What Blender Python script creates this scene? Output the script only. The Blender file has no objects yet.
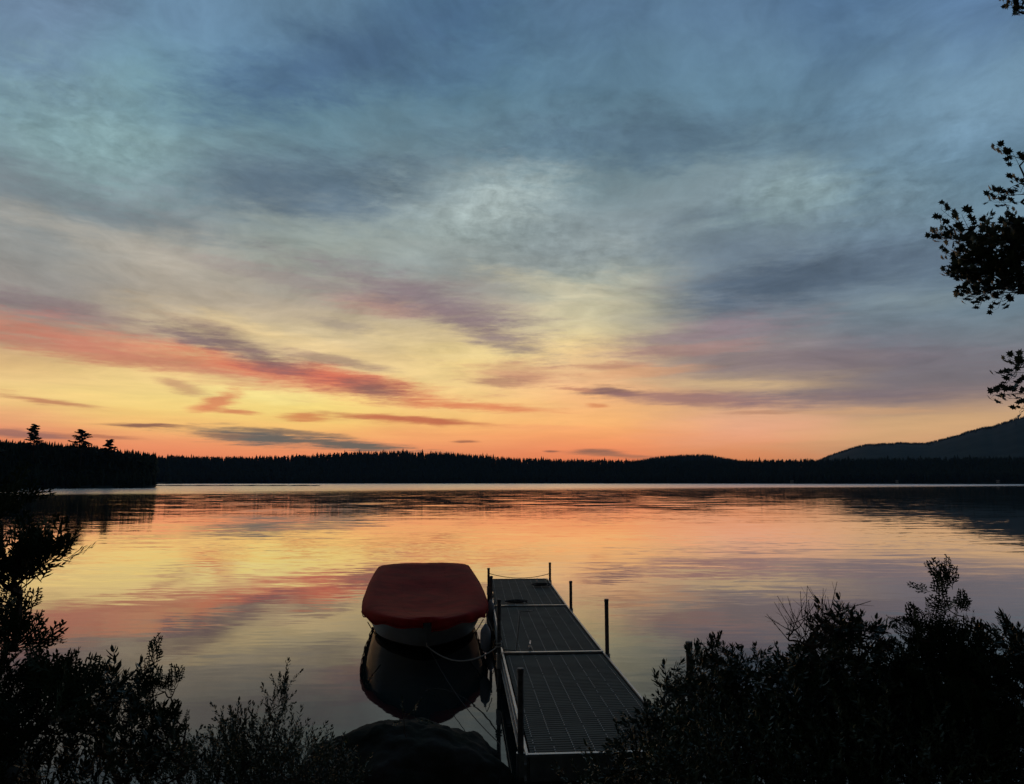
import bpy, bmesh, math, random
import numpy as np
from mathutils import Vector, Matrix, Euler
random.seed(7); rng = np.random.default_rng(7)
R = math.radians

# ------------------------------------------------------------------ camera
F = 720.0; TILT = math.atan2(89.5, F); CAMZ = 2.4
sc = bpy.context.scene
cam = bpy.data.objects.new('camera', bpy.data.cameras.new('camera'))
sc.collection.objects.link(cam); sc.camera = cam
cam.location = (0, 0, CAMZ); cam.rotation_euler = (math.pi/2 + TILT, 0, 0)
cam.data.sensor_width = 36; cam.data.lens = F/1024*36
cam.data.clip_start = 0.05; cam.data.clip_end = 20000

def ray(x, y):                       # direction of a picture point
    v = (392-y)/F
    return np.array([(x-512)/F, math.cos(TILT)-v*math.sin(TILT), math.sin(TILT)+v*math.cos(TILT)])
def at_z(x, y, z):                   # where that direction meets height z
    d = ray(x, y); s = (z-CAMZ)/d[2]
    return Vector((d[0]*s, d[1]*s, z))
def at_y(x, y, Y):                   # where it meets depth Y
    d = ray(x, y); s = Y/d[1]
    return Vector((d[0]*s, Y, CAMZ+d[2]*s))
def azel(x, y):
    d = ray(x, y); d = d/np.linalg.norm(d)
    return math.atan2(d[0], d[1]), math.asin(d[2])
def lin(c):
    if c[0] > 236 and c[2] < 135: c = (min(255, c[0]+3), min(238, c[1]), c[2]+22)
    if c[2] > c[0]+12: g_ = sum(c)/3; c = tuple((v*.76+g_*.24)*.985 for v in c)   # muted slate blues
    return tuple(((v/255)/12.92 if v/255 <= .04045 else ((v/255+.055)/1.055)**2.4) for v in c)

# ------------------------------------------------------------------ world: dusk sky with cloud bands
world = bpy.data.worlds.new('World'); sc.world = world; world.use_nodes = True
wt = world.node_tree; wt.nodes.clear(); WL = wt.links
def wn(t, **k):
    n = wt.nodes.new(t)
    for a, b in k.items(): setattr(n, a, b)
    return n
def wmath(op, a, b=None, c=None, clamp=False):
    n = wn('ShaderNodeMath', operation=op, use_clamp=clamp)
    for i, v in enumerate((a, b, c)):
        if v is None: continue
        if isinstance(v, (int, float)): n.inputs[i].default_value = v
        else: WL.new(v, n.inputs[i])
    return n.outputs[0]
def wmix(fac, a, b, mode='MIX'):
    n = wn('ShaderNodeMix', data_type='RGBA', blend_type=mode, clamp_factor=True)
    for s, v in ((n.inputs[0], fac), (n.inputs[6], a), (n.inputs[7], b)):
        if isinstance(v, (int, float)): s.default_value = v
        elif isinstance(v, tuple): s.default_value = (*v, 1)
        else: WL.new(v, s)
    return n.outputs[2]
tc = wn('ShaderNodeTexCoord')
nrm = wn('ShaderNodeVectorMath', operation='NORMALIZE'); WL.new(tc.outputs['Generated'], nrm.inputs[0])
sep = wn('ShaderNodeSeparateXYZ'); WL.new(nrm.outputs[0], sep.inputs[0])
AZ0 = wmath('ARCTAN2', sep.outputs[0], sep.outputs[1]); EL0 = wmath('ARCSINE', sep.outputs[2])
def wvec(x, y, z=0.0):
    n = wn('ShaderNodeCombineXYZ')
    for i, v in enumerate((x, y, z)):
        if isinstance(v, (int, float)): n.inputs[i].default_value = v
        else: WL.new(v, n.inputs[i])
    return n.outputs[0]
# cloud coordinates: the cloud sheet is stretched towards the horizon, streaks run gently down to the right
ELs = wmath('DIVIDE', EL0, wmath('ADD', wmath('ABSOLUTE', EL0), 0.36)); ELs = wmath('MULTIPLY', ELs, 1.45)
def wnoise(sx, sy, rot, detail=6, rough=.55, seed=0.0, col=False, dist=0.0):
    m = wn('ShaderNodeMapping'); WL.new(wvec(AZ0, ELs, seed), m.inputs[0])
    m.inputs['Rotation'].default_value = (0, 0, rot); m.inputs['Scale'].default_value = (sx, sy, 1)
    n = wn('ShaderNodeTexNoise'); WL.new(m.outputs[0], n.inputs['Vector'])
    n.inputs['Scale'].default_value = 1; n.inputs['Detail'].default_value = detail; n.inputs['Roughness'].default_value = rough
    n.inputs['Distortion'].default_value = dist*.25
    return n.outputs['Color' if col else 'Fac']
nz_big = wn('ShaderNodeSeparateColor'); WL.new(wnoise(2.6, 7, .12, 4, .5, 1.3, True, .4), nz_big.inputs[0])
nz_fin = wn('ShaderNodeSeparateColor'); WL.new(wnoise(11, 42, .14, 6, .62, 4.1, True, .5), nz_fin.inputs[0])
AZ = wmath('ADD', wmath('ADD', AZ0, wmath('MULTIPLY_ADD', nz_big.outputs[0], .22, -.11)), wmath('MULTIPLY_ADD', nz_fin.outputs[0], .06, -.03))
# warp in elevation shrinks towards the horizon
ampE = wmath('MULTIPLY_ADD', wmath('MAXIMUM', EL0, 0.0), .22, .008)
EL = wmath('ADD', EL0, wmath('MULTIPLY', wmath('ADD', wmath('MULTIPLY_ADD', nz_big.outputs[1], 1.0, -.5), wmath('MULTIPLY_ADD', nz_fin.outputs[1], .55, -.275)), ampE))

COLS = {
 0:   [(0,(100,132,166)),(60,(96,131,157)),(110,(108,145,160)),(140,(118,148,157)),(170,(115,132,142)),(210,(133,144,146)),(240,(148,148,143)),(280,(146,140,134)),(310,(158,142,130)),(335,(192,162,132)),(360,(232,190,128)),(378,(252,215,124)),(392,(253,220,118)),(410,(250,190,104)),(428,(240,158,92)),(445,(236,134,84)),(470,(225,115,75))],
 150: [(0,(92,131,166)),(45,(96,141,166)),(90,(108,152,164)),(130,(112,150,158)),(170,(116,140,148)),(205,(112,134,146)),(235,(155,156,149)),(265,(172,162,147)),(295,(172,160,142)),(325,(200,178,142)),(355,(236,200,134)),(380,(254,220,124)),(400,(255,226,112)),(420,(254,200,94)),(440,(248,158,88)),(470,(232,118,74))],
 300: [(0,(88,128,160)),(50,(78,118,150)),(100,(86,130,150)),(150,(96,131,146)),(190,(110,132,146)),(220,(128,144,146)),(250,(148,158,150)),(285,(160,152,140)),(310,(186,168,142)),(340,(216,196,150)),(370,(244,208,134)),(395,(255,226,112)),(410,(255,224,106)),(428,(254,198,90)),(445,(246,156,84)),(470,(232,118,72))],
 450: [(0,(62,102,142)),(50,(74,119,150)),(100,(84,125,146)),(150,(96,127,142)),(185,(122,146,152)),(205,(142,160,161)),(235,(140,158,155)),(262,(145,154,150)),(290,(154,146,140)),(315,(180,166,142)),(345,(226,200,146)),(368,(250,220,145)),(390,(254,214,122)),(410,(255,208,102)),(430,(252,184,88)),(448,(242,152,80)),(470,(228,118,68))],
 600: [(0,(74,110,146)),(50,(76,115,146)),(100,(80,120,145)),(150,(90,125,141)),(190,(112,138,146)),(230,(120,136,142)),(258,(128,142,146)),(280,(158,166,156)),(305,(192,188,156)),(330,(216,200,154)),(352,(238,208,146)),(375,(240,194,124)),(400,(250,188,104)),(418,(255,190,94)),(435,(252,168,82)),(450,(243,145,74)),(470,(226,112,66))],
 750: [(0,(74,110,146)),(60,(88,129,156)),(120,(82,121,146)),(155,(100,134,150)),(190,(118,143,153)),(220,(112,136,147)),(260,(110,130,145)),(290,(104,122,141)),(320,(126,128,134)),(345,(144,134,134)),(365,(160,140,130)),(385,(184,160,134)),(405,(208,164,124)),(420,(238,180,120)),(435,(238,168,106)),(450,(226,145,92)),(470,(205,118,76))],
 890: [(0,(70,109,150)),(60,(86,126,156)),(110,(95,136,165)),(150,(90,125,147)),(200,(105,136,151)),(245,(92,116,141)),(290,(106,127,141)),(315,(108,125,138)),(345,(122,125,134)),(370,(124,118,124)),(390,(130,120,121)),(405,(168,140,124)),(418,(212,170,124)),(432,(226,178,126)),(448,(205,150,108)),(470,(180,125,90))],
 1030:[(0,(76,115,160)),(60,(100,140,166)),(110,(105,145,175)),(150,(88,127,152)),(200,(105,140,160)),(245,(92,121,146)),(290,(100,128,145)),(320,(114,129,140)),(350,(121,125,135)),(378,(126,117,121)),(392,(150,132,126)),(404,(190,155,128)),(415,(216,175,128)),(435,(205,160,118)),(470,(175,125,95))],
}
ELMIN, ELMAX = -0.02, 0.70
elf = wmath('DIVIDE', wmath('SUBTRACT', EL, ELMIN), ELMAX-ELMIN, clamp=True)
prev = None; prev_az = None
for px in sorted(COLS):
    rmp = wn('ShaderNodeValToRGB'); cr = rmp.color_ramp; cr.interpolation = 'B_SPLINE'
    st = sorted(((azel(px, y)[1]-ELMIN)/(ELMAX-ELMIN), lin(c)) for y, c in COLS[px])
    st = [(0.0, lin((150, 85, 60)))] + st
    top = tuple(v*.75 for v in st[-1][1]); st.append((1.0, top))
    cr.elements[0].position = st[0][0]; cr.elements[0].color = (*st[0][1], 1)
    cr.elements[1].position = st[-1][0]; cr.elements[1].color = (*st[-1][1], 1)
    for p, c in st[1:-1]:
        e = cr.elements.new(min(max(p, 0), 1)); e.color = (*c, 1)
    WL.new(elf, rmp.inputs[0])
    az = azel(px, 400)[0]
    if prev is None: prev = rmp.outputs[0]
    else:
        mr = wn('ShaderNodeMapRange', interpolation_type='SMOOTHSTEP'); WL.new(AZ, mr.inputs[0])
        mr.inputs[1].default_value = prev_az; mr.inputs[2].default_value = az
        prev = wmix(mr.outputs[0], prev, rmp.outputs[0])
    prev_az = az
SKY = prev
# cloud bands and wisps: centre, half length, half width (picture pixels at 720 px focal length), tilt, colour, strength, raggedness
BANDS = [
 (340,62,210,30,-20,(62,96,134),.80,.7),(320,182,160,26,-4,(80,106,126),.90,.9),(130,215,110,12,6,(108,122,132),.6,.9),(640,140,180,26,2,(74,104,128),.75,.9),(850,140,120,16,0,(84,116,138),.5,.9),(720,225,150,16,3,(98,120,136),.55,.9),(470,60,160,20,-12,(66,102,136),.5,.8),(95,145,110,48,10,(128,168,168),.50,.9),(300,200,130,20,4,(96,120,140),.45,.8),
 (500,195,85,26,-8,(164,182,178),.55,1.0),(590,235,110,24,4,(142,158,156),.35,1.0),(150,252,180,13,8,(184,174,158),.45,.8),
 (795,195,75,26,0,(134,164,164),.40,1.0),(800,278,170,22,-3,(78,98,120),.92,.8),(940,262,120,18,0,(86,108,130),.6,.8),(560,315,130,22,-14,(232,212,176),.22,.9),(262,393,60,8,3,(255,238,130),.5,.5),(500,352,70,9,4,(255,228,160),.5,.7),
 (420,262,90,14,-6,(140,152,152),.4,.8),(720,250,90,12,4,(96,118,140),.4,.8),(930,300,80,9,2,(128,146,150),.4,.8),
 (90,318,120,11,8,(138,114,116),.62,.8),(10,300,60,12,4,(132,118,122),.5,.8),
 (330,352,150,9,11,(246,214,152),.5,.8),
 (170,357,270,16,6.5,(214,126,100),.70,.95),(90,352,130,8,5,(200,120,100),.5,.9),(300,373,120,9,8,(228,116,82),.75,.7),(350,384,90,13,8,(232,112,84),.85,.6),
 (245,350,85,11,19,(126,102,104),.85,.9),(190,336,40,5,12,(128,106,108),.7,.9),(335,360,60,4,8,(150,118,112),.6,.8),(372,390,42,9,6,(130,98,90),.85,.8),(180,386,24,5,16,(190,130,104),.6,.8),
 (395,306,80,9,4,(184,126,116),.55,.9),(300,282,110,8,8,(146,134,132),.55,.9),(430,300,130,16,13,(134,118,124),.85,.8),(492,334,74,13,18,(138,118,120),.85,.9),(560,290,90,10,14,(206,196,164),.45,.9),(345,325,34,6,8,(150,136,128),.5,.9),
 (515,374,55,13,4,(190,122,104),.62,.9),(505,381,28,6,0,(160,108,96),.5,.9),
 (612,392,36,5,1,(128,94,90),.95,.6),(570,389,24,2.5,4,(190,124,98),.7,.7),(610,366,42,4,2,(198,138,112),.7,.7),
 (480,406,75,4,3,(226,126,84),.8,.6),(408,420,95,3.4,3,(200,110,74),.95,.5),(304,418,26,3.2,1,(218,132,80),.85,.6),
 (216,402,26,6,-22,(226,132,90),.85,.8),(232,411,24,3,4,(216,124,84),.8,.7),(40,400,46,3.4,6,(204,138,96),.9,.7),
 (147,425,38,2,0,(146,100,80),.95,.4),(22,434,50,3.2,2,(160,110,98),.85,.6),(105,436,36,1.8,2,(190,120,88),.8,.5),
 (262,438,66,7,3,(108,102,94),1.0,.95),(345,445,80,5,4,(114,102,90),1.0,.95),(290,432,60,2.5,4,(130,108,90),.8,.9),(225,435,30,2.4,1,(140,108,88),.8,.6),
 (700,335,110,12,-5,(146,124,130),.70,.8),(800,360,150,17,2,(132,116,124),.60,.8),(690,350,70,7,-2,(180,134,122),.45,.9),
 (740,385,110,5,4,(218,184,136),.65,.7),(700,399,95,7,4,(158,116,112),.85,.6),(850,396,130,9,1,(132,112,116),.75,.7),
 (640,372,60,5,-3,(226,164,118),.6,.7),(900,385,140,12,0,(120,112,118),.5,.8),(870,411,80,3,1,(214,166,122),.6,.6),
 (758,413,40,2,1,(190,138,108),.7,.5),(612,455,46,2.4,4,(168,112,84),.9,.6),(600,452,26,1.6,1,(150,104,82),.9,.5),(553,451,8,1.4,0,(150,96,74),.9,.4),
 (465,441,14,1.4,0,(170,108,76),.9,.4),(596,405,12,2,4,(226,144,92),.8,.4),(545,428,60,3,1,(246,168,88),.5,.6),
]
rag = wmath('ADD', wmath('MULTIPLY', wnoise(7, 26, .12, 6, .68, 9.0, False, .8), .52), wmath('MULTIPLY', wnoise(24, 100, .22, 6, .7, 3.0, False, 1.2), .48))
P = wvec(AZ, EL)
P2 = wvec(wmath('ADD', AZ0, wmath('MULTIPLY_ADD', nz_fin.outputs[0], .03, -.015)), wmath('ADD', EL0, wmath('MULTIPLY', wmath('MULTIPLY_ADD', nz_fin.outputs[1], .8, -.4), wmath('MULTIPLY_ADD', wmath('MAXIMUM', EL0, 0.0), .14, .008))))
def chained(v, after):     # same vector, evaluated after an earlier result (keeps the shader's working memory small)
    n = wn('ShaderNodeVectorMath', operation='MULTIPLY_ADD'); WL.new(after, n.inputs[0]); n.inputs[1].default_value = (1e-7,)*3; WL.new(v, n.inputs[2]); return n.outputs[0]
for (x, y, hl, hw, ang, c, s, rg) in BANDS:
    a0, e0 = azel(x, y); k = 1/F*math.cos(a0)**1.0
    m = wn('ShaderNodeMapping', vector_type='TEXTURE'); WL.new(chained(P2, SKY), m.inputs[0])
    m.inputs['Location'].default_value = (a0, e0, 0); m.inputs['Rotation'].default_value = (0, 0, -R(ang))
    m.inputs['Scale'].default_value = (hl*1.42*k, hw*1.65*k, 1)
    g = wn('ShaderNodeVectorMath', operation='LENGTH'); WL.new(m.outputs[0], g.inputs[0])
    v = wmath('ADD', g.outputs[1], wmath('MULTIPLY_ADD', rag, 2.6*rg, -1.3*rg))
    mr = wn('ShaderNodeMapRange', interpolation_type='SMOOTHSTEP'); WL.new(v, mr.inputs[0])
    soft = .02 if hw > 8 else .30
    mr.inputs[1].default_value = 1.0; mr.inputs[2].default_value = soft*.6; mr.inputs[3].default_value = 0; mr.inputs[4].default_value = s
    SKY = wmix(mr.outputs[0], SKY, lin(c))
# fine mottling of the cloud sheet, weaker near the horizon
ELs0, AZs0 = ELs, AZ0
ELs = wmath('ADD', ELs, wmath('MULTIPLY_ADD', nz_big.outputs[2], .16, -.08)); AZ0 = wmath('ADD', AZ0, wmath('MULTIPLY_ADD', nz_big.outputs[0], .20, -.10))
mot = wnoise(13, 36, .30, 9, .66, 2.2, False, .6); mot2 = wnoise(5, 13, .15, 5, .55, 6.2, False, .6)
ELs, AZ0 = ELs0, AZs0
mm = wmath('ADD', wmath('MULTIPLY_ADD', mot, .9, -.45), wmath('MULTIPLY_ADD', mot2, .7, -.35))
mamp = wn('ShaderNodeMapRange', interpolation_type='SMOOTHSTEP'); WL.new(EL0, mamp.inputs[0])
mamp.inputs[1].default_value = .02; mamp.inputs[2].default_value = .22; mamp.inputs[3].default_value = .16; mamp.inputs[4].default_value = .80
gain = wmath('ADD', wmath('MULTIPLY', mm, mamp.outputs[0]), 1.0)
# dappled (mackerel) patches
dm = wn('ShaderNodeMapping'); WL.new(P2, dm.inputs[0]); dm.inputs['Scale'].default_value = (40, 62, 1); dm.inputs['Rotation'].default_value = (0,0,.35)
dn = wn('ShaderNodeTexNoise'); WL.new(dm.outputs[0], dn.inputs['Vector']); dn.inputs['Scale'].default_value = 1; dn.inputs['Detail'].default_value = 6; dn.inputs['Roughness'].default_value = .62
dsum = None
for (x, y, hl, hw, ang, st_) in ((100,135,120,60,10,.9),(490,205,110,55,-10,1.1),(590,250,110,45,0,.8),(800,190,120,40,0,.9),(560,130,120,40,0,.5),(960,150,80,70,0,.5),(880,230,120,40,0,.6)):
    a0, e0 = azel(x, y); m = wn('ShaderNodeMapping', vector_type='TEXTURE'); WL.new(chained(P2, SKY if dsum is None else dsum), m.inputs[0])
    m.inputs['Location'].default_value = (a0, e0, 0); m.inputs['Rotation'].default_value = (0,0,-R(ang)); m.inputs['Scale'].default_value = (hl/F*1.3, hw/F*1.3, 1)
    g = wn('ShaderNodeVectorMath', operation='LENGTH'); WL.new(m.outputs[0], g.inputs[0])
    mr = wn('ShaderNodeMapRange', interpolation_type='SMOOTHSTEP'); WL.new(g.outputs[1], mr.inputs[0]); mr.inputs[1].default_value = 1; mr.inputs[2].default_value = 0; mr.inputs[3].default_value = 0; mr.inputs[4].default_value = st_
    dsum = mr.outputs[0] if dsum is None else wmath('ADD', dsum, mr.outputs[0])
gain = wmath('ADD', gain, wmath('MULTIPLY', wmath('MULTIPLY_ADD', dn.outputs[0], 1.15, -.52), dsum))
SKY = wmix(1.0, SKY, wvec(gain, gain, gain), 'MULTIPLY')
# away from the sunset: the clear dusk sky of the Sky Texture
nish = wn('ShaderNodeTexSky', sky_type='NISHITA', sun_disc=False)
nish.sun_elevation = R(-1.0); nish.sun_rotation = R(-8.0); nish.altitude = 200
WL.new(tc.outputs['Generated'], nish.inputs[0]) if nish.inputs else None
bmr = wn('ShaderNodeMapRange', interpolation_type='SMOOTHSTEP'); WL.new(wmath('ABSOLUTE', AZ0), bmr.inputs[0])
bmr.inputs[1].default_value = .75; bmr.inputs[2].default_value = 1.5
zmr = wn('ShaderNodeMapRange', interpolation_type='SMOOTHSTEP'); WL.new(EL0, zmr.inputs[0])
zmr.inputs[1].default_value = .60; zmr.inputs[2].default_value = 1.2; zmr.inputs[4].default_value = .75
bf = wmath('MAXIMUM', bmr.outputs[0], zmr.outputs[0])
bg1 = wn('ShaderNodeBackground'); WL.new(SKY, bg1.inputs[0]); bg1.inputs[1].default_value = 1.0
bg2 = wn('ShaderNodeBackground'); WL.new(nish.outputs[0], bg2.inputs[0]); bg2.inputs[1].default_value = 0.10
mxs = wn('ShaderNodeMixShader'); WL.new(bf, mxs.inputs[0]); WL.new(bg1.outputs[0], mxs.inputs[1]); WL.new(bg2.outputs[0], mxs.inputs[2])
wo = wn('ShaderNodeOutputWorld'); WL.new(mxs.outputs[0], wo.inputs[0])
world.cycles.sampling_method = 'MANUAL'; world.cycles.sample_map_resolution = 1024

# exposure / colour (the sun itself has set behind the hills: no sun lamp)
sc.view_settings.view_transform = 'Standard'; sc.view_settings.look = 'None'
sc.view_settings.exposure = 0.34; sc.view_settings.gamma = 1.0; sc.view_settings.use_curve_mapping = False
sc.render.engine = 'CYCLES'; sc.cycles.use_denoising = True
sc.cycles.max_bounces = 6; sc.cycles.diffuse_bounces = 2; sc.cycles.glossy_bounces = 3
sc.cycles.volume_bounces = 0; sc.cycles.transparent_max_bounces = 6; sc.cycles.sample_clamp_indirect = 6

# ------------------------------------------------------------------ helpers
COL = sc.collection
def mat(name, base, rough=.7, metal=0.0, spec=.5, var=0.0, vscale=8, bump=0.0, bscale=30, rvar=0.0, base2=None):
    m = bpy.data.materials.new(name); m.use_nodes = True; nt = m.node_tree; b = nt.nodes['Principled BSDF']
    b.inputs['Base Color'].default_value = (*base, 1); b.inputs['Roughness'].default_value = rough
    b.inputs['Metallic'].default_value = metal; b.inputs['Specular IOR Level'].default_value = spec
    t = nt.nodes.new('ShaderNodeTexCoord')
    if var or base2:
        n = nt.nodes.new('ShaderNodeTexNoise'); n.inputs['Scale'].default_value = vscale; n.inputs['Detail'].default_value = 5
        nt.links.new(t.outputs['Object'], n.inputs['Vector'])
        r = nt.nodes.new('ShaderNodeValToRGB'); r.color_ramp.elements[0].position = .35; r.color_ramp.elements[1].position = .65
        c2 = base2 if base2 else tuple(min(1, c*(1+var)) for c in base); c1 = base if base2 else tuple(c*(1-var) for c in base)
        r.color_ramp.elements[0].color = (*c1, 1); r.color_ramp.elements[1].color = (*c2, 1)
        nt.links.new(n.outputs['Fac'], r.inputs[0]); nt.links.new(r.outputs[0], b.inputs['Base Color'])
        if rvar:
            mr = nt.nodes.new('ShaderNodeMapRange'); nt.links.new(n.outputs['Fac'], mr.inputs[0])
            mr.inputs[3].default_value = rough-rvar; mr.inputs[4].default_value = rough+rvar; nt.links.new(mr.outputs[0], b.inputs['Roughness'])
    if bump:
        n = nt.nodes.new('ShaderNodeTexNoise'); n.inputs['Scale'].default_value = bscale; n.inputs['Detail'].default_value = 6
        nt.links.new(t.outputs['Object'], n.inputs['Vector'])
        bp = nt.nodes.new('ShaderNodeBump'); bp.inputs['Strength'].default_value = bump; bp.inputs['Distance'].default_value = .02
        nt.links.new(n.outputs['Fac'], bp.inputs['Height']); nt.links.new(bp.outputs[0], b.inputs['Normal'])
    return m
M = dict(
 ground=mat('ground_soil', (.035,.032,.022), .95, spec=.2, base2=(.03,.045,.02), vscale=.5, bump=.5, bscale=6),
 spruce=mat('spruce_needles', (.022,.036,.020), .85, spec=.15, var=.3, vscale=.3),
 bark=mat('bark', (.07,.055,.04), .9, spec=.2, var=.3, vscale=20, bump=.5, bscale=60),
 leaf=mat('leaf', (.050,.075,.035), .42, spec=.5, var=.3, vscale=6),
 laurel=mat('laurel_leaf', (.035,.06,.028), .40, spec=.5, var=.3, vscale=6),
 cedar=mat('cedar_frond', (.028,.05,.022), .7, spec=.2, var=.3, vscale=5),
 rock=mat('granite', (.05,.048,.042), .95, spec=.1, base2=(.022,.028,.018), vscale=5, bump=1.0, bscale=12),
 #
 alu=mat('aluminium', (.42,.43,.43), .38, metal=.9, var=.15, vscale=12, rvar=.1),
 pipe=mat('galvanised_pipe', (.12,.12,.12), .55, metal=.7, var=.3, vscale=25, rvar=.1),
 deck=mat('deck_plastic', (.122,.126,.104), .75, spec=.2, var=.15, vscale=3),
 ridge=mat('deck_rib', (.30,.31,.30), .5, spec=.5),
 cover=mat('cover_canvas', (.36,.014,.010), .75, spec=.09, var=.22, vscale=3.5, bump=.5, bscale=5),
 hull=mat('hull_white', (.62,.61,.58), .35, spec=.5, var=.06, vscale=3),
 bottom=mat('hull_bottom', (.09,.045,.03), .6, spec=.4, var=.2),
 black=mat('rubber_black', (.02,.02,.02), .6, spec=.4),
 rope=mat('rope_pale', (.40,.38,.34), .85, spec=.2, var=.2, vscale=60),
 ropedark=mat('rope_dark', (.05,.045,.045), .85, spec=.2),
 fender=mat('fender_vinyl', (.30,.31,.33), .45, spec=.5, var=.1),
 cabinwall=mat('cabin_paint', (.45,.44,.41), .7), roof=mat('cabin_shingle', (.06,.055,.05), .9),
 glass=mat('cabin_glass', (.05,.06,.07), .1, spec=.5),
)
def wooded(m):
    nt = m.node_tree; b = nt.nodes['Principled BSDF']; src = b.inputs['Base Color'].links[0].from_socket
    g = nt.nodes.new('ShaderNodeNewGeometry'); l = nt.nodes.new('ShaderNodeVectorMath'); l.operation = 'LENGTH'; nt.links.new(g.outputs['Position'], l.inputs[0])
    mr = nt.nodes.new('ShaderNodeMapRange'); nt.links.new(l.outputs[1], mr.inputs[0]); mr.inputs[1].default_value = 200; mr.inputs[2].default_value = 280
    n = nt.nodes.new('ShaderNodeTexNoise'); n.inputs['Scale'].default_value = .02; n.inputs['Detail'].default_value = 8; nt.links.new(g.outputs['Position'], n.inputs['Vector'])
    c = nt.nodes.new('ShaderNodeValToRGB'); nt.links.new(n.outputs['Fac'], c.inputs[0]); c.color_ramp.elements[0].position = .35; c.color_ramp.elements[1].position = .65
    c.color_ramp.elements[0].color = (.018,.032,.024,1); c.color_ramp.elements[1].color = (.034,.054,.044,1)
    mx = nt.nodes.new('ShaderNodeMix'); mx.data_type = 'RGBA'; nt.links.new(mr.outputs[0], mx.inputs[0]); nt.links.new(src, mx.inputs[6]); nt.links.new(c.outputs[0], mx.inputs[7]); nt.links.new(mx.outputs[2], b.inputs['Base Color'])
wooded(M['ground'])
def tag(o, label=None, cat=None, group=None, kind=None):
    for k, v in (('label', label), ('category', cat), ('group', group), ('kind', kind)):
        if v: o[k] = v
    return o
def link(name, me, m, parent=None, smooth=False):
    me.materials.append(m) if m and not me.materials else None
    if smooth: me.polygons.foreach_set('use_smooth', [True]*len(me.polygons))
    o = bpy.data.objects.new(name, me); COL.objects.link(o)
    if parent: o.parent = parent
    return o
def empty(name, loc, rz=0, label=None, cat=None, group=None):
    o = bpy.data.objects.new(name, None); COL.objects.link(o); o.location = loc; o.rotation_euler.z = rz; o.empty_display_size = .1
    return tag(o, label, cat, group)
class MB:
    def __init__(s): s.v = []; s.f = []
    def add(s, vs, fs):
        k = len(s.v); s.v += [tuple(p) for p in vs]; s.f += [tuple(i+k for i in q) for q in fs]
    def box(s, c, d, rz=0):
        x, y, z = (q/2 for q in d); cc, ss = math.cos(rz), math.sin(rz)
        vs = []
        for dz in (-z, z):
            for dx, dy in ((-x,-y),(x,-y),(x,y),(-x,y)):
                vs.append((c[0]+dx*cc-dy*ss, c[1]+dx*ss+dy*cc, c[2]+dz))
        s.add(vs, [(0,3,2,1),(4,5,6,7),(0,1,5,4),(1,2,6,5),(2,3,7,6),(3,0,4,7)])
    def tube(s, pts, r, n=8, cap=True):
        pts = [Vector(p) for p in pts]; rs = r if isinstance(r, (list, tuple)) else [r]*len(pts)
        rings = []; up = Vector((.13,.21,1)).normalized()
        for i, p in enumerate(pts):
            t = (pts[min(i+1, len(pts)-1)]-pts[max(i-1, 0)]).normalized()
            a = t.cross(up)
            if a.length < .05: a = t.cross(Vector((1,0,0)))
            a.normalize(); b = t.cross(a)
            rings.append([p+(a*math.cos(2*math.pi*k/n)+b*math.sin(2*math.pi*k/n))*rs[i] for k in range(n)])
        vs = [q for g in rings for q in g]; fs = []
        for i in range(len(pts)-1):
            for k in range(n):
                fs.append((i*n+k, i*n+(k+1)%n, (i+1)*n+(k+1)%n, (i+1)*n+k))
        if cap: fs += [tuple(range(n))[::-1], tuple((len(pts)-1)*n+k for k in range(n))]
        s.add(vs, fs)
    def lathe(s, prof, c=(0,0,0), n=16):
        vs = [(c[0]+r*math.cos(2*math.pi*k/n), c[1]+r*math.sin(2*math.pi*k/n), c[2]+z) for r, z in prof for k in range(n)]
        fs = [(i*n+k, i*n+(k+1)%n, (i+1)*n+(k+1)%n, (i+1)*n+k) for i in range(len(prof)-1) for k in range(n)]
        fs += [tuple(range(n))[::-1], tuple((len(prof)-1)*n+k for k in range(n))]
        s.add(vs, fs)
    def build(s, name, m, parent=None, smooth=False, bevel=0):
        me = bpy.data.meshes.new(name); me.from_pydata(s.v, [], s.f); me.update()
        o = link(name, me, m, parent, smooth)
        if bevel:
            b = o.modifiers.new('b', 'BEVEL'); b.width = bevel; b.segments = 2; b.limit_method = 'ANGLE'
        return o
def mesh_np(name, V, Fa, m, parent=None, smooth=False):
    """V (n,3), Fa (k,4) quads or (k,3) triangles"""
    me = bpy.data.meshes.new(name); k, w = Fa.shape
    me.vertices.add(len(V)); me.vertices.foreach_set('co', V.astype(np.float32).ravel())
    me.loops.add(k*w); me.loops.foreach_set('vertex_index', Fa.astype(np.int32).ravel())
    me.polygons.add(k); me.polygons.foreach_set('loop_start', np.arange(0, k*w, w, dtype=np.int32))
    me.update(calc_edges=True); me.validate()
    return link(name, me, m, parent, smooth)

# ------------------------------------------------------------------ terrain
HZ = 481.5
def zpx(y, r): return CAMZ + (HZ-y)/F*r*1.0
def X_of(px): return (px-512)/F/1.0077
SH_PX = np.array([-2500,-900,-300,-60,0,60,120,150,163,166,190,512,760,900,1024,1300,2500]);
SH_R  = np.array([  60, 120, 220,270,284,290,293,298,320,800,872,880,840,760,690,500,120])
HL_PX = np.array([-2500,-300,0,60,110,150,172,250,300,340,400,450,512,560,640,820,1024,1500,2500])
HL_H  = np.array([  6,   8, 7.6,7.4,6.4,5.2,25,26,29,33,36,34,27,24,22,20,19,22,12])
M_PX = np.array([400,760,800,815,830,845,860,880,900,935,950,965,980,1000,1022,1060,1120,1250,1500,2500])
M_Y  = np.array([481,480,468,460,453.5,448,444,442,441,439.5,436,432,428,422,415.5,404,392,400,440,480])
H2_PX = np.array([560,620,640,655,670,690,710,724,740,780,900]); H2_Y = np.array([481,465,461.5,458.5,457,456,456,459,462,466,481])
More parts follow.
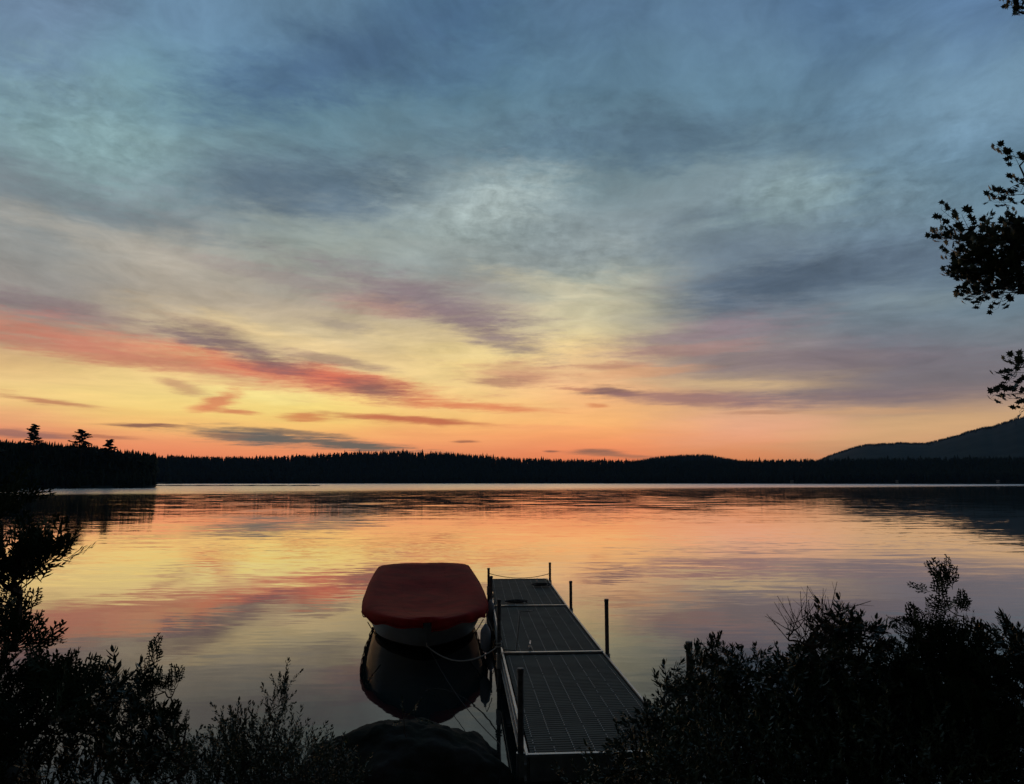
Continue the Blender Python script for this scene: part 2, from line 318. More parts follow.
def shoreR(px):
    v = float(np.interp(px, SH_PX, SH_R)); return 800.0 if (px > 155 and 302 < v < 795) else v
def noise1(x, s, seed): return math.sin(x/s*6.28+seed)*.5+math.sin(x/s*15.1+seed*2.3)*.3+math.sin(x/s*33.7+seed*5.1)*.2
def shore_near(X): return 5.15 + .25*math.sin(X*.9+1) + .12*math.sin(X*2.7) + (.55 if X > .2 else 0)*min(1, (X-.2)/.8 if X > .2 else 0)
def smooth(a, b, x):
    t = min(1, max(0, (x-a)/(b-a))); return t*t*(3-2*t)
def height(X, Y):
    r = math.hypot(X, Y); ys = shore_near(X)
    if Y < ys:
        d = ys-Y; z = .02+.32*d if d < 2.2 else .724+.06*(d-2.2)
        z = min(z, 9)
        near = z + .04*math.sin(X*3.1+Y*2)+.03*math.sin(X*7-Y*5)
        if Y < ys-.1 and abs(X) < 3*max(Y, 1)+30: return near
    else: near = max(-1.5, -.35*(Y-ys))
    if Y <= 5: return near
    az = math.atan2(X, Y); 
    if abs(az) > 1.35: px = 2500*(1 if az > 0 else -1)
    else: px = 512+math.tan(az)*F*1.0077
    px = max(-2500, min(2500, px))
    Rs = shoreR(px) + 4*noise1(px, 60, 1)
    z = near
    if px < 166 and r > 820: Rs = 872
    if r > Rs:
        hh = float(np.interp(px, HL_PX, HL_H)); w = 60 if Rs < 400 else 190
        if Rs < 400: hh = min(hh, 7.6 if px < 100 else 5.6)
        if Rs > 400 and px < 172: hh = 25
        z = max(z, .8*smooth(Rs, Rs+4, r)+hh*smooth(Rs+2, Rs+w, r)-.01)
        if Rs > 500:
            ca = math.cos(az); m = float(np.interp(px, M_PX, M_Y)); zt = zpx(m, 2560*ca)
            z = max(z, (zt-12)*math.exp(-((r-2600)/(620))**2)*(1+.03*noise1(px, 90, 3)) if px > 500 else 0)
            m2 = float(np.interp(px, H2_PX, H2_Y)); z = max(z, (zpx(m2-1.5, 1690*ca)-12)*math.exp(-((r-1700)/260)**2))
    return z
azs = sorted(set([R(a) for a in np.arange(-45, 45, .22)] + [R(a) for a in np.arange(45, 315, 3)]))
rad = sorted(set(list(np.geomspace(.6, 3500, 105)) + list(np.arange(264, 360, 5)) + list(np.arange(690, 1120, 14)) + list(np.arange(4.4, 7.2, .18)) + list(np.arange(1500, 3200, 60))))
V = [(0, 0, height(0, 0))]
for r in rad:
    for a in azs:
        X, Y = r*math.sin(a), r*math.cos(a); V.append((X, Y, height(X, Y)))
na = len(azs); Fq = [(1+i*na+k, 1+i*na+(k+1) % na, 1+(i+1)*na+(k+1) % na, 1+(i+1)*na+k) for i in range(len(rad)-1) for k in range(na)]
mb = MB(); mb.v = V; mb.f = [q[::-1] for q in Fq] + [(0, 1+(k+1) % na, 1+k) for k in range(na)]
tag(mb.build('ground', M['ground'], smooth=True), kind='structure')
mb = MB()
n = 60; vs = []; fs = []
for i in range(n+1):
    px = 150+i/n*168; r = 392; X = X_of(px)*r*.99; w = 9*math.sin(math.pi*min(1, (n-i)/n*1.0+.02)/1.0*.5)+1
    for k, (dy, z) in enumerate(((-w,-.2),(-w*.5,.25),(0,.45+.15*noise1(i, 9, 2)),(w*.5,.25),(w,-.2))): vs.append((X, r+dy, z))
for i in range(n):
    for k in range(4): fs.append((i*5+k, (i+1)*5+k, (i+1)*5+k+1, i*5+k+1))
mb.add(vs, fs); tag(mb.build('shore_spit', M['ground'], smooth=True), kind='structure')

# ------------------------------------------------------------------ water
def water_mat():
    m = bpy.data.materials.new('lake_water'); m.use_nodes = True; nt = m.node_tree; b = nt.nodes['Principled BSDF']; L = nt.links
    def N(t, **k):
        n = nt.nodes.new(t)
        for a, c in k.items(): setattr(n, a, c)
        return n
    def mth(op, a, b_=None, c=None, clamp=False):
        n = N('ShaderNodeMath', operation=op, use_clamp=clamp)
        for i, v in enumerate((a, b_, c)):
            if v is None: continue
            if isinstance(v, (int, float)): n.inputs[i].default_value = v
            else: L.new(v, n.inputs[i])
        return n.outputs[0]
    b.inputs['Base Color'].default_value = (.006,.012,.012,1); b.inputs['IOR'].default_value = 1.5
    b.inputs['Specular IOR Level'].default_value = .5
    tc = N('ShaderNodeTexCoord')
    def nz(sx, sy, rot, detail, rough, dist=0, seed=0.0):
        mp = N('ShaderNodeMapping'); L.new(tc.outputs['Object'], mp.inputs[0]); mp.inputs['Scale'].default_value = (sx, sy, 1)
        mp.inputs['Rotation'].default_value = (0, 0, rot); mp.inputs['Location'].default_value = (seed, seed*.7, seed)
        n = N('ShaderNodeTexNoise'); L.new(mp.outputs[0], n.inputs['Vector']); n.inputs['Scale'].default_value = 1
        n.inputs['Detail'].default_value = detail; n.inputs['Roughness'].default_value = rough; n.inputs['Distortion'].default_value = dist
        s = N('ShaderNodeSeparateColor'); L.new(n.outputs['Color'], s.inputs[0]); return s
    a = nz(.35, 1.9, .10, 3, .5, .3, 3.1)       # long low swell
    c = nz(1.5, 6.0, -.12, 3, .55, .5, 7.7)     # ripples
    patch = nz(.035, .10, .06, 3, .6, .6, 11.3) # wind patches
    pf = N('ShaderNodeMapRange', interpolation_type='SMOOTHSTEP'); L.new(patch.outputs[0], pf.inputs[0])
    pf.inputs[1].default_value = .38; pf.inputs[2].default_value = .66; pf.inputs[3].default_value = .35; pf.inputs[4].default_value = 1.6
    sep = N('ShaderNodeSeparateXYZ'); L.new(tc.outputs['Object'], sep.inputs[0])
    dist = N('ShaderNodeVectorMath', operation='LENGTH'); L.new(tc.outputs['Object'], dist.inputs[0])
    sy = mth('ADD', mth('MULTIPLY', mth('SUBTRACT', a.outputs[1], .5), SW), mth('MULTIPLY', mth('MULTIPLY', mth('SUBTRACT', c.outputs[1], .5), RP), pf.outputs[0]))
    sx = mth('ADD', mth('MULTIPLY', mth('SUBTRACT', a.outputs[0], .5), SW*.35), mth('MULTIPLY', mth('MULTIPLY', mth('SUBTRACT', c.outputs[0], .5), RP*.35), pf.outputs[0]))
    e = nz(.16, .30, .05, 4, .6, .4, 15.0)      # broad undulation of the open water
    fe = N('ShaderNodeMapRange', interpolation_type='SMOOTHSTEP'); L.new(sep.outputs[1], fe.inputs[0])
    fe.inputs[1].default_value = 25; fe.inputs[2].default_value = 110; fe.inputs[3].default_value = 0; fe.inputs[4].default_value = .050
    rx = N('ShaderNodeMapRange', interpolation_type='SMOOTHSTEP'); L.new(mth('DIVIDE', sep.outputs[0], mth('ADD', mth('ABSOLUTE', sep.outputs[1]), 1.0)), rx.inputs[0])
    rx.inputs[1].default_value = .05; rx.inputs[2].default_value = .5; rx.inputs[3].default_value = 2.2; rx.inputs[4].default_value = .8
    sy = mth('ADD', sy, mth('MULTIPLY', mth('SUBTRACT', e.outputs[1], .5), mth('MULTIPLY', fe.outputs[0], rx.outputs[0])))
    # the shallow cove by the bank is calm
    calm = N('ShaderNodeMapRange', interpolation_type='SMOOTHSTEP'); L.new(sep.outputs[1], calm.inputs[0])
    calm.inputs[1].default_value = 6; calm.inputs[2].default_value = 22; calm.inputs[3].default_value = .35; calm.inputs[4].default_value = 1.0
    cx = N('ShaderNodeCombineXYZ'); L.new(mth('MULTIPLY', sx, calm.outputs[0]), cx.inputs[0]); L.new(mth('MULTIPLY', sy, calm.outputs[0]), cx.inputs[1]); cx.inputs[2].default_value = 1
    nn = N('ShaderNodeVectorMath', operation='NORMALIZE'); L.new(cx.outputs[0], nn.inputs[0])
    # open water is ruffled by wind: micro roughness grows beyond the lee of the shore, in lanes
    lane = nz(.0022, .012, .05, 3, .6, .5, 2.0); lane2 = nz(.02, .10, .03, 3, .6, .5, 5.0)
    dd = mth('MULTIPLY', mth('MULTIPLY_ADD', sep.outputs[0], -.7, sep.outputs[1]), mth('ADD', mth('MULTIPLY_ADD', lane.outputs[0], .9, .55), mth('MULTIPLY_ADD', lane2.outputs[0], .3, -.15)))
    rr = N('ShaderNodeValToRGB'); cr = rr.color_ramp; L.new(mth('DIVIDE', dd, 1000, clamp=True), rr.inputs[0])
    for i, (p, v) in enumerate(((0, .025), (.05, .03), (.13, .04), (.19, .06), (.235, .18), (.5, .26))):
        e = cr.elements[i] if i < 2 else cr.elements.new(p)
        e.position = p; e.color = (v, v, v, 1)
    # reflectance follows the angle of view, boosted beyond real water to brighten low-angle reflections
    fr = N('ShaderNodeFresnel'); fr.inputs['IOR'].default_value = 1.33; L.new(nn.outputs[0], fr.inputs['Normal'])
    fc = N('ShaderNodeValToRGB'); L.new(fr.outputs[0], fc.inputs[0]); cr = fc.color_ramp
    for i, (p, v) in enumerate(((0, 0), (.1, .10), (.2, .22), (.3, .42), (.45, .74), (.62, .93), (1, 1))):
        e = cr.elements[i] if i < 2 else cr.elements.new(p)
        e.position = p; e.color = (v, v, v, 1)
    gl = N('ShaderNodeBsdfAnisotropic'); gl.inputs['Color'].default_value = (1,1,1,1)
    L.new(rr.outputs[0], gl.inputs['Roughness']); L.new(nn.outputs[0], gl.inputs['Normal'])
    df = N('ShaderNodeBsdfDiffuse'); df.inputs['Color'].default_value = (.010,.020,.021,1)
    mx = N('ShaderNodeMixShader'); L.new(fc.outputs[0], mx.inputs[0]); L.new(df.outputs[0], mx.inputs[1]); L.new(gl.outputs[0], mx.inputs[2])
    L.new(mx.outputs[0], nt.nodes['Material Output'].inputs[0]); nt.nodes.remove(b)
    return m
SW, RP = .038, .042
mb = MB(); mb.add([(-3520,-3520,0),(3520,-3520,0),(3520,3520,0),(-3520,3520,0)], [(0,1,2,3)])
tag(mb.build('water', water_mat()), kind='structure')

# ------------------------------------------------------------------ far forest
def spruce(h, w, tiers, seg, seed, ragged=.35):
    rs = random.Random(seed); vs = []; fs = []
    vs += [(.02*h*math.cos(a), .02*h*math.sin(a), 0) for a in (0, 2.1, 4.2)] + [(0, 0, h*.5)]; fs += [(0,1,3),(1,2,3),(2,0,3)]
    for t in range(tiers):
        f0 = t/tiers; z0 = h*(.12+.80*f0); z1 = min(h, z0+h*(.30-.12*f0)); r = w*(1-f0)**.8*(.55+.25*rs.random())+.02*w
        k = len(vs); ph = rs.random()*6
        ox, oy = rs.uniform(-.06, .06)*w, rs.uniform(-.06, .06)*w
        for s in range(seg*2):
            rr = r*(1 if s % 2 == 0 else 1-ragged)*rs.uniform(.75, 1.15); a = ph+math.pi*s/seg
            vs.append((ox+rr*math.cos(a), oy+rr*math.sin(a), z0-(.05*h if s % 2 == 0 else 0)*rs.random()))
        vs.append((ox*.3, oy*.3, z1)); n = seg*2
        fs += [(k+s, k+(s+1) % n, k+n) for s in range(n)]
    return np.array(vs), np.array(fs)
def broad(h, w, seed):            # rounder hardwood crown made of several leafy clumps on a stem
    rs = random.Random(seed); vs = []; fs = []
    vs += [(.03*h*math.cos(a), .03*h*math.sin(a), 0) for a in (0, 2.1, 4.2)] + [(0, 0, h*.6)]; fs += [(0,1,3),(1,2,3),(2,0,3)]
    for c in range(9):
        a = rs.random()*6.28; q = rs.random()**.5*w*.55; zc = h*(.35+.5*rs.random()); rr = w*(.30+.18*rs.random())*(1.2-.5*zc/h)
        k = len(vs); vs.append((q*math.cos(a), q*math.sin(a), zc+rr*.9)); vs.append((q*math.cos(a), q*math.sin(a), zc-rr*.6))
        for s in range(7): vs.append((q*math.cos(a)+rr*rs.uniform(.7, 1.3)*math.cos(s*.8976), q*math.sin(a)+rr*rs.uniform(.7, 1.3)*math.sin(s*.8976), zc+rr*rs.uniform(-.3, .3)))
        for s in range(7): fs += [(k, k+2+s, k+2+(s+1) % 7), (k+1, k+2+(s+1) % 7, k+2+s)]
    return np.array(vs), np.array(fs)
SPR = [spruce(1, rng.uniform(.22, .34), 7, 5, s) for s in range(6)]
BRD = [broad(1, .30, 40+s) for s in range(4)]
def forest(name, pts, protos, label, group=None):
    VV = []; FF = []; k = 0
    for (x, y, z, h, i) in pts:
        v, f = protos[i]; a = rng.uniform(0, 6.28); c, s = math.cos(a), math.sin(a)
        w = v*h*np.array([1, 1, 1]); q = np.stack([w[:,0]*c-w[:,1]*s+x, w[:,0]*s+w[:,1]*c+y, w[:,2]+z], 1)
        VV.append(q); FF.append(f+k); k += len(v)
    o = mesh_np(name, np.concatenate(VV), np.concatenate(FF), M['spruce'])
    return tag(o, label, 'forest', group, 'stuff')
ALLP = SPR+SPR+BRD[:2]
pts = []
for _ in range(14500):
    px = rng.uniform(60, 1080); Rs = shoreR(px)
    if px < 166: Rs = 872
    r = Rs+5+rng.random()**1.15*195; a = math.atan(X_of(px)); X, Y = r*math.sin(a), r*math.cos(a)
    if r-Rs > 188: continue
    pts.append((X, Y, height(X, Y)-.5, rng.uniform(9, 12.5), int(rng.integers(0, len(ALLP)))))
forest('far_shore_forest', pts, ALLP, 'dark dense conifer forest covering the far lakeshore')
pts = []
for _ in range(2600):
    px = rng.uniform(790, 1060); r = 2600+rng.normal(0, 60)-40; a = math.atan(X_of(px)); X, Y = r*math.sin(a), r*math.cos(a)
    z = height(X, Y)
    if z > 20: pts.append((X, Y, z-1, rng.uniform(6, 9.5), int(rng.integers(0, 6))))
for _ in range(1800):
    px = rng.uniform(625, 745); r = 1700+rng.normal(0, 60); a = math.atan(X_of(px)); X, Y = r*math.sin(a), r*math.cos(a)
    z = height(X, Y)
    if z > 15: pts.append((X, Y, z-1, rng.uniform(9, 15), int(rng.integers(0, 6))))
forest('mountain_forest', pts, SPR, 'blue-black woodland covering the rounded mountain on the right')

# individual skyline trees
def proto_obj(v, f, name):
    me = bpy.data.meshes.new(name); me.from_pydata([tuple(p) for p in v], [], [tuple(q) for q in f]); me.materials.append(M['spruce']); return me
SPM = [proto_obj(*p, 'spruce_tree') for p in SPR]; BRM = [proto_obj(*p, 'hardwood_tree') for p in BRD]
def place(meshes, name, x, y, h, label, cat, group, dz=-.3, wide=1):
    o = bpy.data.objects.new(name, meshes[int(rng.integers(0, len(meshes)))]); COL.objects.link(o)
    o.location = (x, y, height(x, y)+dz); o.scale = (h*wide, h*wide, h); o.rotation_euler.z = rng.uniform(0, 6.28)
    return tag(o, label, cat, group)
for i in range(105):          # headland on the left
    px = rng.uniform(-30, 150)*1.0; row = i % 4
    Rs = shoreR(px); 
    r = Rs+22+row*12+rng.uniform(0, 10); a = math.atan(X_of(px)); x, y = r*math.sin(a), r*math.cos(a)
    h = (9.2+1.6*rng.random()) * (1.0 if px < 115 else (1.0-.12*(px-115)/50))
    if rng.random() < .72: place(SPM, 'spruce_tree', x, y, h, 'black spruce in the wooded headland at the left lakeshore', 'spruce', 'spruces of the left headland', wide=1.25)
    else: place(BRM, 'hardwood_tree', x, y, h*.93, 'rounded hardwood among the spruces of the left headland', 'tree', 'hardwoods of the left headland', wide=1.2)
for i in range(170):          # tips that stand on the far skyline
    px = 164+i*5.05+rng.uniform(-7, 7); Rs = shoreR(px)
    r = Rs+180+rng.uniform(0, 14); a = math.atan(X_of(px)); x, y = r*math.sin(a), r*math.cos(a)
    place(SPM, 'spruce_tree', x, y, 9.0+5.6*rng.random()**1.5, 'small dark spruce tip on the far shore skyline', 'spruce', 'spruces on the far skyline', wide=1.35)
# fill under the headland trees
pts = []
for _ in range(1900):
    px = rng.uniform(-60, 161); Rs = shoreR(px)
    if Rs > 330: continue
    d_ = rng.random()*85; r = Rs+1+d_; a = math.atan(X_of(px)); X, Y = r*math.sin(a), r*math.cos(a)
    pts.append((X, Y, height(X, Y)-.3, (rng.uniform(3, 6)+5.2*smooth(8, 45, d_))*(1-.12*smooth(105, 160, px)), int(rng.integers(0, len(ALLP)))))
forest('headland_undergrowth', pts, ALLP, 'dark low thicket along the left headland shore')

def pine(px, top, r, label, seed, spread):
    rs = random.Random(seed); a = math.atan(X_of(px)); x, y = r*math.sin(a), r*math.cos(a); z0 = height(x, y)
    H = zpx(top, r)-z0; t = empty('white_pine', (x, y, z0-.3), 0, label, 'pine tree', 'tall pines above the headland')
    mb = MB(); mb.tube([(0,0,0),(.1,0,H*.5),(0,.05,H*.97)], [.28,.2,.04], 7)
    fo = MB()
    for k in range(46):
        f = .50+.50*(k/45)**.85; z = H*f; L = spread*(1.15-f)**.55*rs.uniform(.55, 1.2)*1.9*(.75 if f > .93 else 1); an = rs.random()*6.28
        e = Vector((L*math.cos(an), L*math.sin(an), z+L*.22)); mb.tube([(0,0,z-.2),e], [.06,.02], 4)
        for q in range(7):
            c = Vector((0,0,z)).lerp(e, .35+.65*q/6)+Vector((rs.uniform(-.3,.3), rs.uniform(-.3,.3), rs.uniform(-.05,.15))); s = rs.uniform(.42,.75)
            k0 = len(fo.v); vv = [c+Vector((s*rs.uniform(.7,1.4)*math.cos(j*1.047), s*rs.uniform(.7,1.4)*math.sin(j*1.047), rs.uniform(-.1,.1))) for j in range(6)]
            fo.add(vv+[c+Vector((0,0,s*.6)), c-Vector((0,0,s*.25))], [(j,(j+1)%6,6) for j in range(6)]+[((j+1)%6,j,7) for j in range(6)])
    mb.build('trunk', M['bark'], t); fo.build('crown', M['spruce'], t); return t
pine(31, 434.5, 315, 'tall pine with a pointed layered crown, leftmost above the headland skyline', 1, 2.3)
pine(79, 437.5, 318, 'broad bushy pine rising above the middle of the left headland', 2, 3.2)
pine(107, 445.5, 316, 'smaller round-topped pine right of the broad bushy pine on the headland', 5, 2.0)

# lakeside cabins, tiny on the right far shore
for px, py, w, lab in ((792, 480.3, 6, 'small pale cabin on the far shore under the foot of the mountain'),
                       (897, 480.3, 4.5, 'tiny pale boathouse on the far shore right of the pale cabin'),
                       (998, 481.5, 5, 'tiny pale cabin on the far shore near the right frame edge')):
    Rs = shoreR(px)+4*noise1(px, 60, 1); a = math.atan(X_of(px)); r = Rs+6
    t = empty('lakeside_cabin', (r*math.sin(a), r*math.cos(a), 1.0), -a, lab, 'cabin', None)
    mb = MB(); mb.box((0,0,1.3), (w*.6,4,2.8)); mb.build('wall', M['cabinwall'], t)
    mb = MB(); h = w*.6/2+.3; mb.add([(-h,-2.3,2.7),(h,-2.3,2.7),(0,-2.3,4.1),(-h,2.3,2.7),(h,2.3,2.7),(0,2.3,4.1)], [(0,1,2),(5,4,3),(0,2,5,3),(1,4,5,2),(0,3,4,1)]); mb.build('roof', M['roof'], t)
    for dx in (-.9, .9):
        mb = MB(); mb.box((dx,-2.02,1.5), (.8,.06,.9)); mb.build('window', M['glass'], t)

# ------------------------------------------------------------------ dock
JN = [Vector(p) for p in ((.705,5.60,0),(.483,8.77,0),(.293,11.98,0),(.136,15.22,0))]
DZ = .40; W = 1.20
dock = empty('dock', (JN[0].x, JN[0].y, 0), 0, 'long narrow dark grey dock with pale metal edges and pipe posts on the lake', 'dock')
d0 = Vector((JN[0].x, JN[0].y, 0))
def frame_pt(i, u, s, z):           # section i, along u (m), across s
    a, b = JN[i], JN[i+1]; t = (b-a).normalized(); nrm_ = Vector((t.y, -t.x, 0))
    return a+t*u+nrm_*s+Vector((0,0,z))-d0
for i in range(3):
    a, b = JN[i], JN[i+1]; Ls = (b-a).length; t = (b-a).normalized(); rz = math.atan2(t.y, t.x)-math.pi/2
    sec = MB(); n = int((Ls-.08)/.05)
    for k in range(n):
        u = .07+k*.05; sec.box(frame_pt(i, u, 0, DZ-.012), (W-.07, .037, .02), rz)
    for s in np.linspace(-.48, .48, 7): sec.box(frame_pt(i, Ls/2, float(s), DZ-.027), (.035, Ls-.1, .012), rz)
    nf = len(sec.f)
    for s_ in np.linspace(-W/2+.075, W/2-.075, 8):
        for k in range(n):
            u = .07+k*.05
            if random.random() > .10: sec.box(frame_pt(i, u, float(s_)+random.uniform(-.0006,.0006), DZ-.0005), (.0075, .030, .009), rz)
    o = sec.build('deck_panel', M['deck'], dock); o.data.materials.append(M['ridge'])
    for p_ in list(o.data.polygons)[nf:]: p_.material_index = 1
    fr = MB()
    for s in (-1, 1):
        bw = MB(); bw.box(frame_pt(i, Ls/2, s*(W/2-.014), DZ-.095), (.012, Ls-.012, .19), rz); bw.build('side_beam', M['pipe'], dock)
        fr.box(frame_pt(i, Ls/2, s*(W/2-.006), DZ+.004), (.022, Ls-.012, .014), rz)
        fr.box(frame_pt(i, Ls/2, s*(W/2+.004), DZ-.06), (.020, Ls-.012, .016), rz)
        fr.box(frame_pt(i, Ls/2, s*(W/2+.004), DZ-.175), (.020, Ls-.012, .020), rz)
    for u in (Ls*.25, Ls*.5, Ls*.75): fr.box(frame_pt(i, u, 0, DZ-.08), (W-.06, .04, .08), rz)
    fr.build('side_rail', M['alu'], dock, bevel=.002)
    cb = MB(); cb.box(frame_pt(i, .012, 0, DZ+.006), (W-.02, .046 if i else .034, .022), rz); cb.box(frame_pt(i, .02, 0, DZ-.095), (W-.05, .012, .17), rz)
    cb.build('cross_bar', M['alu'], dock, bevel=.002)
cb = MB(); Ls = (JN[3]-JN[2]).length; cb.box(frame_pt(2, Ls-.02, 0, DZ+.004), (W-.02, .04, .018), rz); cb.box(frame_pt(2, Ls-.02, 0, DZ-.095), (W-.05,.012,.17), rz); cb.build('cross_bar', M['alu'], dock)
POSTS = [(528,754,668,-1),(503.5,653,599,-1),(492.5,608,576,-1),(484.5,586,568,-1),(545,580,562.5,1),(568.5,608,581,1),(606.5,653,599,1),(684,756,641.5,1)]
POST = {}
for k, (px, yb, yt, side) in enumerate(POSTS):
    p = at_z(px, yb, DZ)
    # snap sideways just outside the rail
    best = None
    for i in range(3):
        a, b = JN[i], JN[i+1]; t = (b-a).normalized(); u = max(0, min((b-a).length, (Vector((p.x,p.y,0))-a).dot(t)))
        q = a+t*u; d = (Vector((p.x,p.y,0))-q).length
        if best is None or d < best[0]: best = (d, i, u)
    _, i, u = best
    if k == 0: u = .10
    base = frame_pt(i, u, side*(W/2+.035), 0)+d0
    top = at_y(px, yt, base.y).z
    POST[k] = Vector((base.x, base.y, top)); q = base-d0
    mb = MB(); mb.tube([(q.x,q.y,-1.3),(q.x,q.y,top-.012)], .0235, 12); mb.lathe([(.027,top-.03),(.027,top-.004),(.022,top)], (q.x,q.y,0), 12)
    o = mb.build('post', M['pipe'], dock, smooth=False)
    br = MB(); br.lathe([(.034,DZ-.17),(.034,DZ-.005)], (q.x,q.y,0), 10); br.box((q.x-side*.03,q.y,DZ-.09), (.05,.07,.15)); br.build('bracket', M['alu'], o)
# cleats
CLE = []
for (px, py) in ((530, 650), (537, 583)):
    p = at_z(px, py, DZ)-d0; z = DZ+.02
    mb = MB(); mb.box((p.x,p.y,z+.01), (.03,.10,.02)); mb.tube([(p.x,p.y-.03,z),(p.x,p.y-.03,z+.05)], .01, 8); mb.tube([(p.x,p.y+.03,z),(p.x,p.y+.03,z+.05)], .01, 8)
    mb.tube([(p.x-.01,p.y-.10,z+.065),(p.x,p.y-.05,z+.055),(p.x,p.y+.05,z+.055),(p.x+.01,p.y+.10,z+.065)], [.007,.011,.011,.007], 8)
    mb.build('cleat', M['alu'], dock, smooth=True); CLE.append(p+d0+Vector((0,0,z+.04)))

# ------------------------------------------------------------------ boat
BX = Vector((-1.08, 9.48, 0)); BE = Vector((-1.74, 14.55, 0))
BL = (BE-BX).length; bdir = (BE-BX).normalized(); brz = math.atan2(bdir.y, bdir.x)-math.pi/2
boat = empty('motorboat', (BX.x, BX.y, 0), brz, 'small white boat moored left of the dock, wrapped in a dark red canvas cover', 'boat')
HB_U = [0,.004,.012,.03,.06,.10,.15,.21,.28,.36,.5,.7,1]; HB_W = [0,.07,.14,.25,.38,.52,.67,.80,.90,.965,1.0,1.01,.99]
def half(u):  # half breadth at gunwale, u 0..1 from bow
    return float(np.interp(u, HB_U, HB_W))*.965
def zg(u): return .50+.10*(1-min(1, u/.5))**2
NU, NV = 44, 12
def hull_pt(u, v, side):
    rake = .29*v**1.1; uu = (1-(1-u)**1.0)
    y = BL*(uu*(1-rake)+rake)+.08*(1-u)
    w = 1-.10*v-.12*v*v if v < .7 else (1-.07-.0588)*(1-((v-.7)/.3)**1.6*.999)
    z = zg(u)*(1-v)+(-.16)*v if v < .7 else (zg(u)*.3-.112)-(.07*((v-.7)/.3))
    return (side*half(u)*w*.965, y, z)
us = [(k/NU)**1.6 for k in range(NU+1)]
def hull_part(name, v0, v1, m, n=NV):
    mb = MB()
    for side in (-1, 1):
        vs = [hull_pt(u, v0+(v1-v0)*j/n, side) for u in us for j in range(n+1)]
        fs = []
        for i in range(NU):
            for j in range(n):
                q = (i*(n+1)+j, i*(n+1)+j+1, (i+1)*(n+1)+j+1, (i+1)*(n+1)+j); fs.append(q if side < 0 else q[::-1])
        mb.add(vs, fs)
    return mb.build(name, m, boat, smooth=True)
hull_part('hull', 0, .66, M['hull']); hull_part('hull_bottom', .66, 1, M['bottom'])
mb = MB(); vs = [hull_pt(1, j/16, -1) for j in range(17)]+[hull_pt(1, j/16, 1) for j in range(16, -1, -1)]
mb.add(vs, [tuple(range(len(vs)))]); mb.build('transom', M['hull'], boat)
mb = MB()
for side in (-1, 1): mb.tube([Vector(hull_pt(u, .0, side))+Vector((side*.012,0,-.02)) for u in us[1:]], .022, 6)
mb.build('rub_rail', M['black'], boat, smooth=True)
mb = MB(); mb.tube([(0,.34,.25),(0,.26,.25),(0,.24,.27),(0,.27,.30),(0,.32,.295)], .008, 6); mb.build('bow_eye', M['alu'], boat)
# cover: skirt over the gunwale, taut shoulder, slightly sagging top, higher aft
def cov_top(u): return zg(u)+.075+.16*smooth(.0,.75,u)+.06*smooth(.55,1,u)
mb = MB(); prof = []
NS = 40
us2 = [-.012]+us[:]+[1.012]
vs = []
for iu, u in enumerate(us2):
    uc = max(0, min(1, u)); hb = half(max(uc, .0015))+.028; y = BL*uc+(-.045 if u < 0 else .03 if u > 1 else 0)
    zt = cov_top(uc); zb = zg(uc)
    for j in range(NS+1):
        s = j/NS*2-1; a = abs(s); sg = 1 if s >= 0 else -1
        if a > .88:   # skirt
            q = (a-.88)/.12; scal = .018*math.sin(uc*52+sg)+.012*math.sin(uc*23+2*sg)
            x = hb*(1.0-.012*q+.01*math.sin(uc*60)*q); z = zb+.045-(.115+scal)*q
        elif a > .76:
            q = (.88-a)/.12; x = hb*(1-.17*q**1.3); z = zb+.045+(zt-.03-zb-.045)*math.sin(q*math.pi/2)**.95
        else:
            q = a/.76; x = hb*.83*q; sag = .05*math.cos(uc*7.5*math.pi/2)*(1-q*q)
            z = zt-.03+.03*(1-q**4)-.11*math.sin(math.pi*min(1, uc*1.0))*(1-q*q)+.012*math.sin(uc*19+q*3)*(1-q)
        yy = y
        if uc < .25: # bow: the curve of the gunwale is followed by the shoulder too
            yy = y+(1-abs(x)/max(hb, .001))*0
        if u < 0 or u > 1: z = min(z, zb+.02) if u < 0 else z*.0+zb-.10
        vs.append((sg*x, yy, z))
fs = [(i*(NS+1)+j, i*(NS+1)+j+1, (i+1)*(NS+1)+j+1, (i+1)*(NS+1)+j) for i in range(len(us2)-1) for j in range(NS)]
mb.add(vs, fs); cv = mb.build('cover', M['cover'], boat, smooth=True)
so = cv.modifiers.new('s', 'SOLIDIFY'); so.thickness = .004; so.offset = 1
# sewn seams and tie-down straps of the cover
def cov_z(q, uc): return cov_top(uc)-.03+.03*(1-q**4)-.11*math.sin(math.pi*uc)*(1-q*q)+.012*math.sin(uc*19+q*3)*(1-q)
for q0 in (-.45, .45):
    mb = MB(); mb.tube([((half(u)+.028)*.83*q0, BL*u, cov_z(abs(q0), u)+.001) for u in us[8:]], .006, 5); mb.build('seam', M['cover'], boat)
for u0 in (.22, .55, .86):
    for side in (-1, 1):
        hb = half(u0); mb = MB(); mb.tube([(side*(hb+.035), BL*u0, zg(u0)-.10), (side*(hb*.93+.02), BL*u0+.02, zg(u0)-.22), (side*hb*.80, BL*u0+.03, .16)], .007, 5); mb.build('tie_strap', M['black'], boat)
# hem cord and tie straps of the cover
mb = MB()
for side in (-1, 1): mb.tube([(side*(half(max(u, .0015))+.03), BL*u-(.045 if u < .001 else 0), zg(u)-.068+.018*-math.sin(u*52+side)-.012*math.sin(u*23+2*side)) for u in us], .007, 5)
mb.build('cover_hem', M['cover'], boat)
bm = boat.matrix_basis if False else Matrix.Translation(Vector((BX.x,BX.y,0))) @ Matrix.Rotation(brz, 4, 'Z')

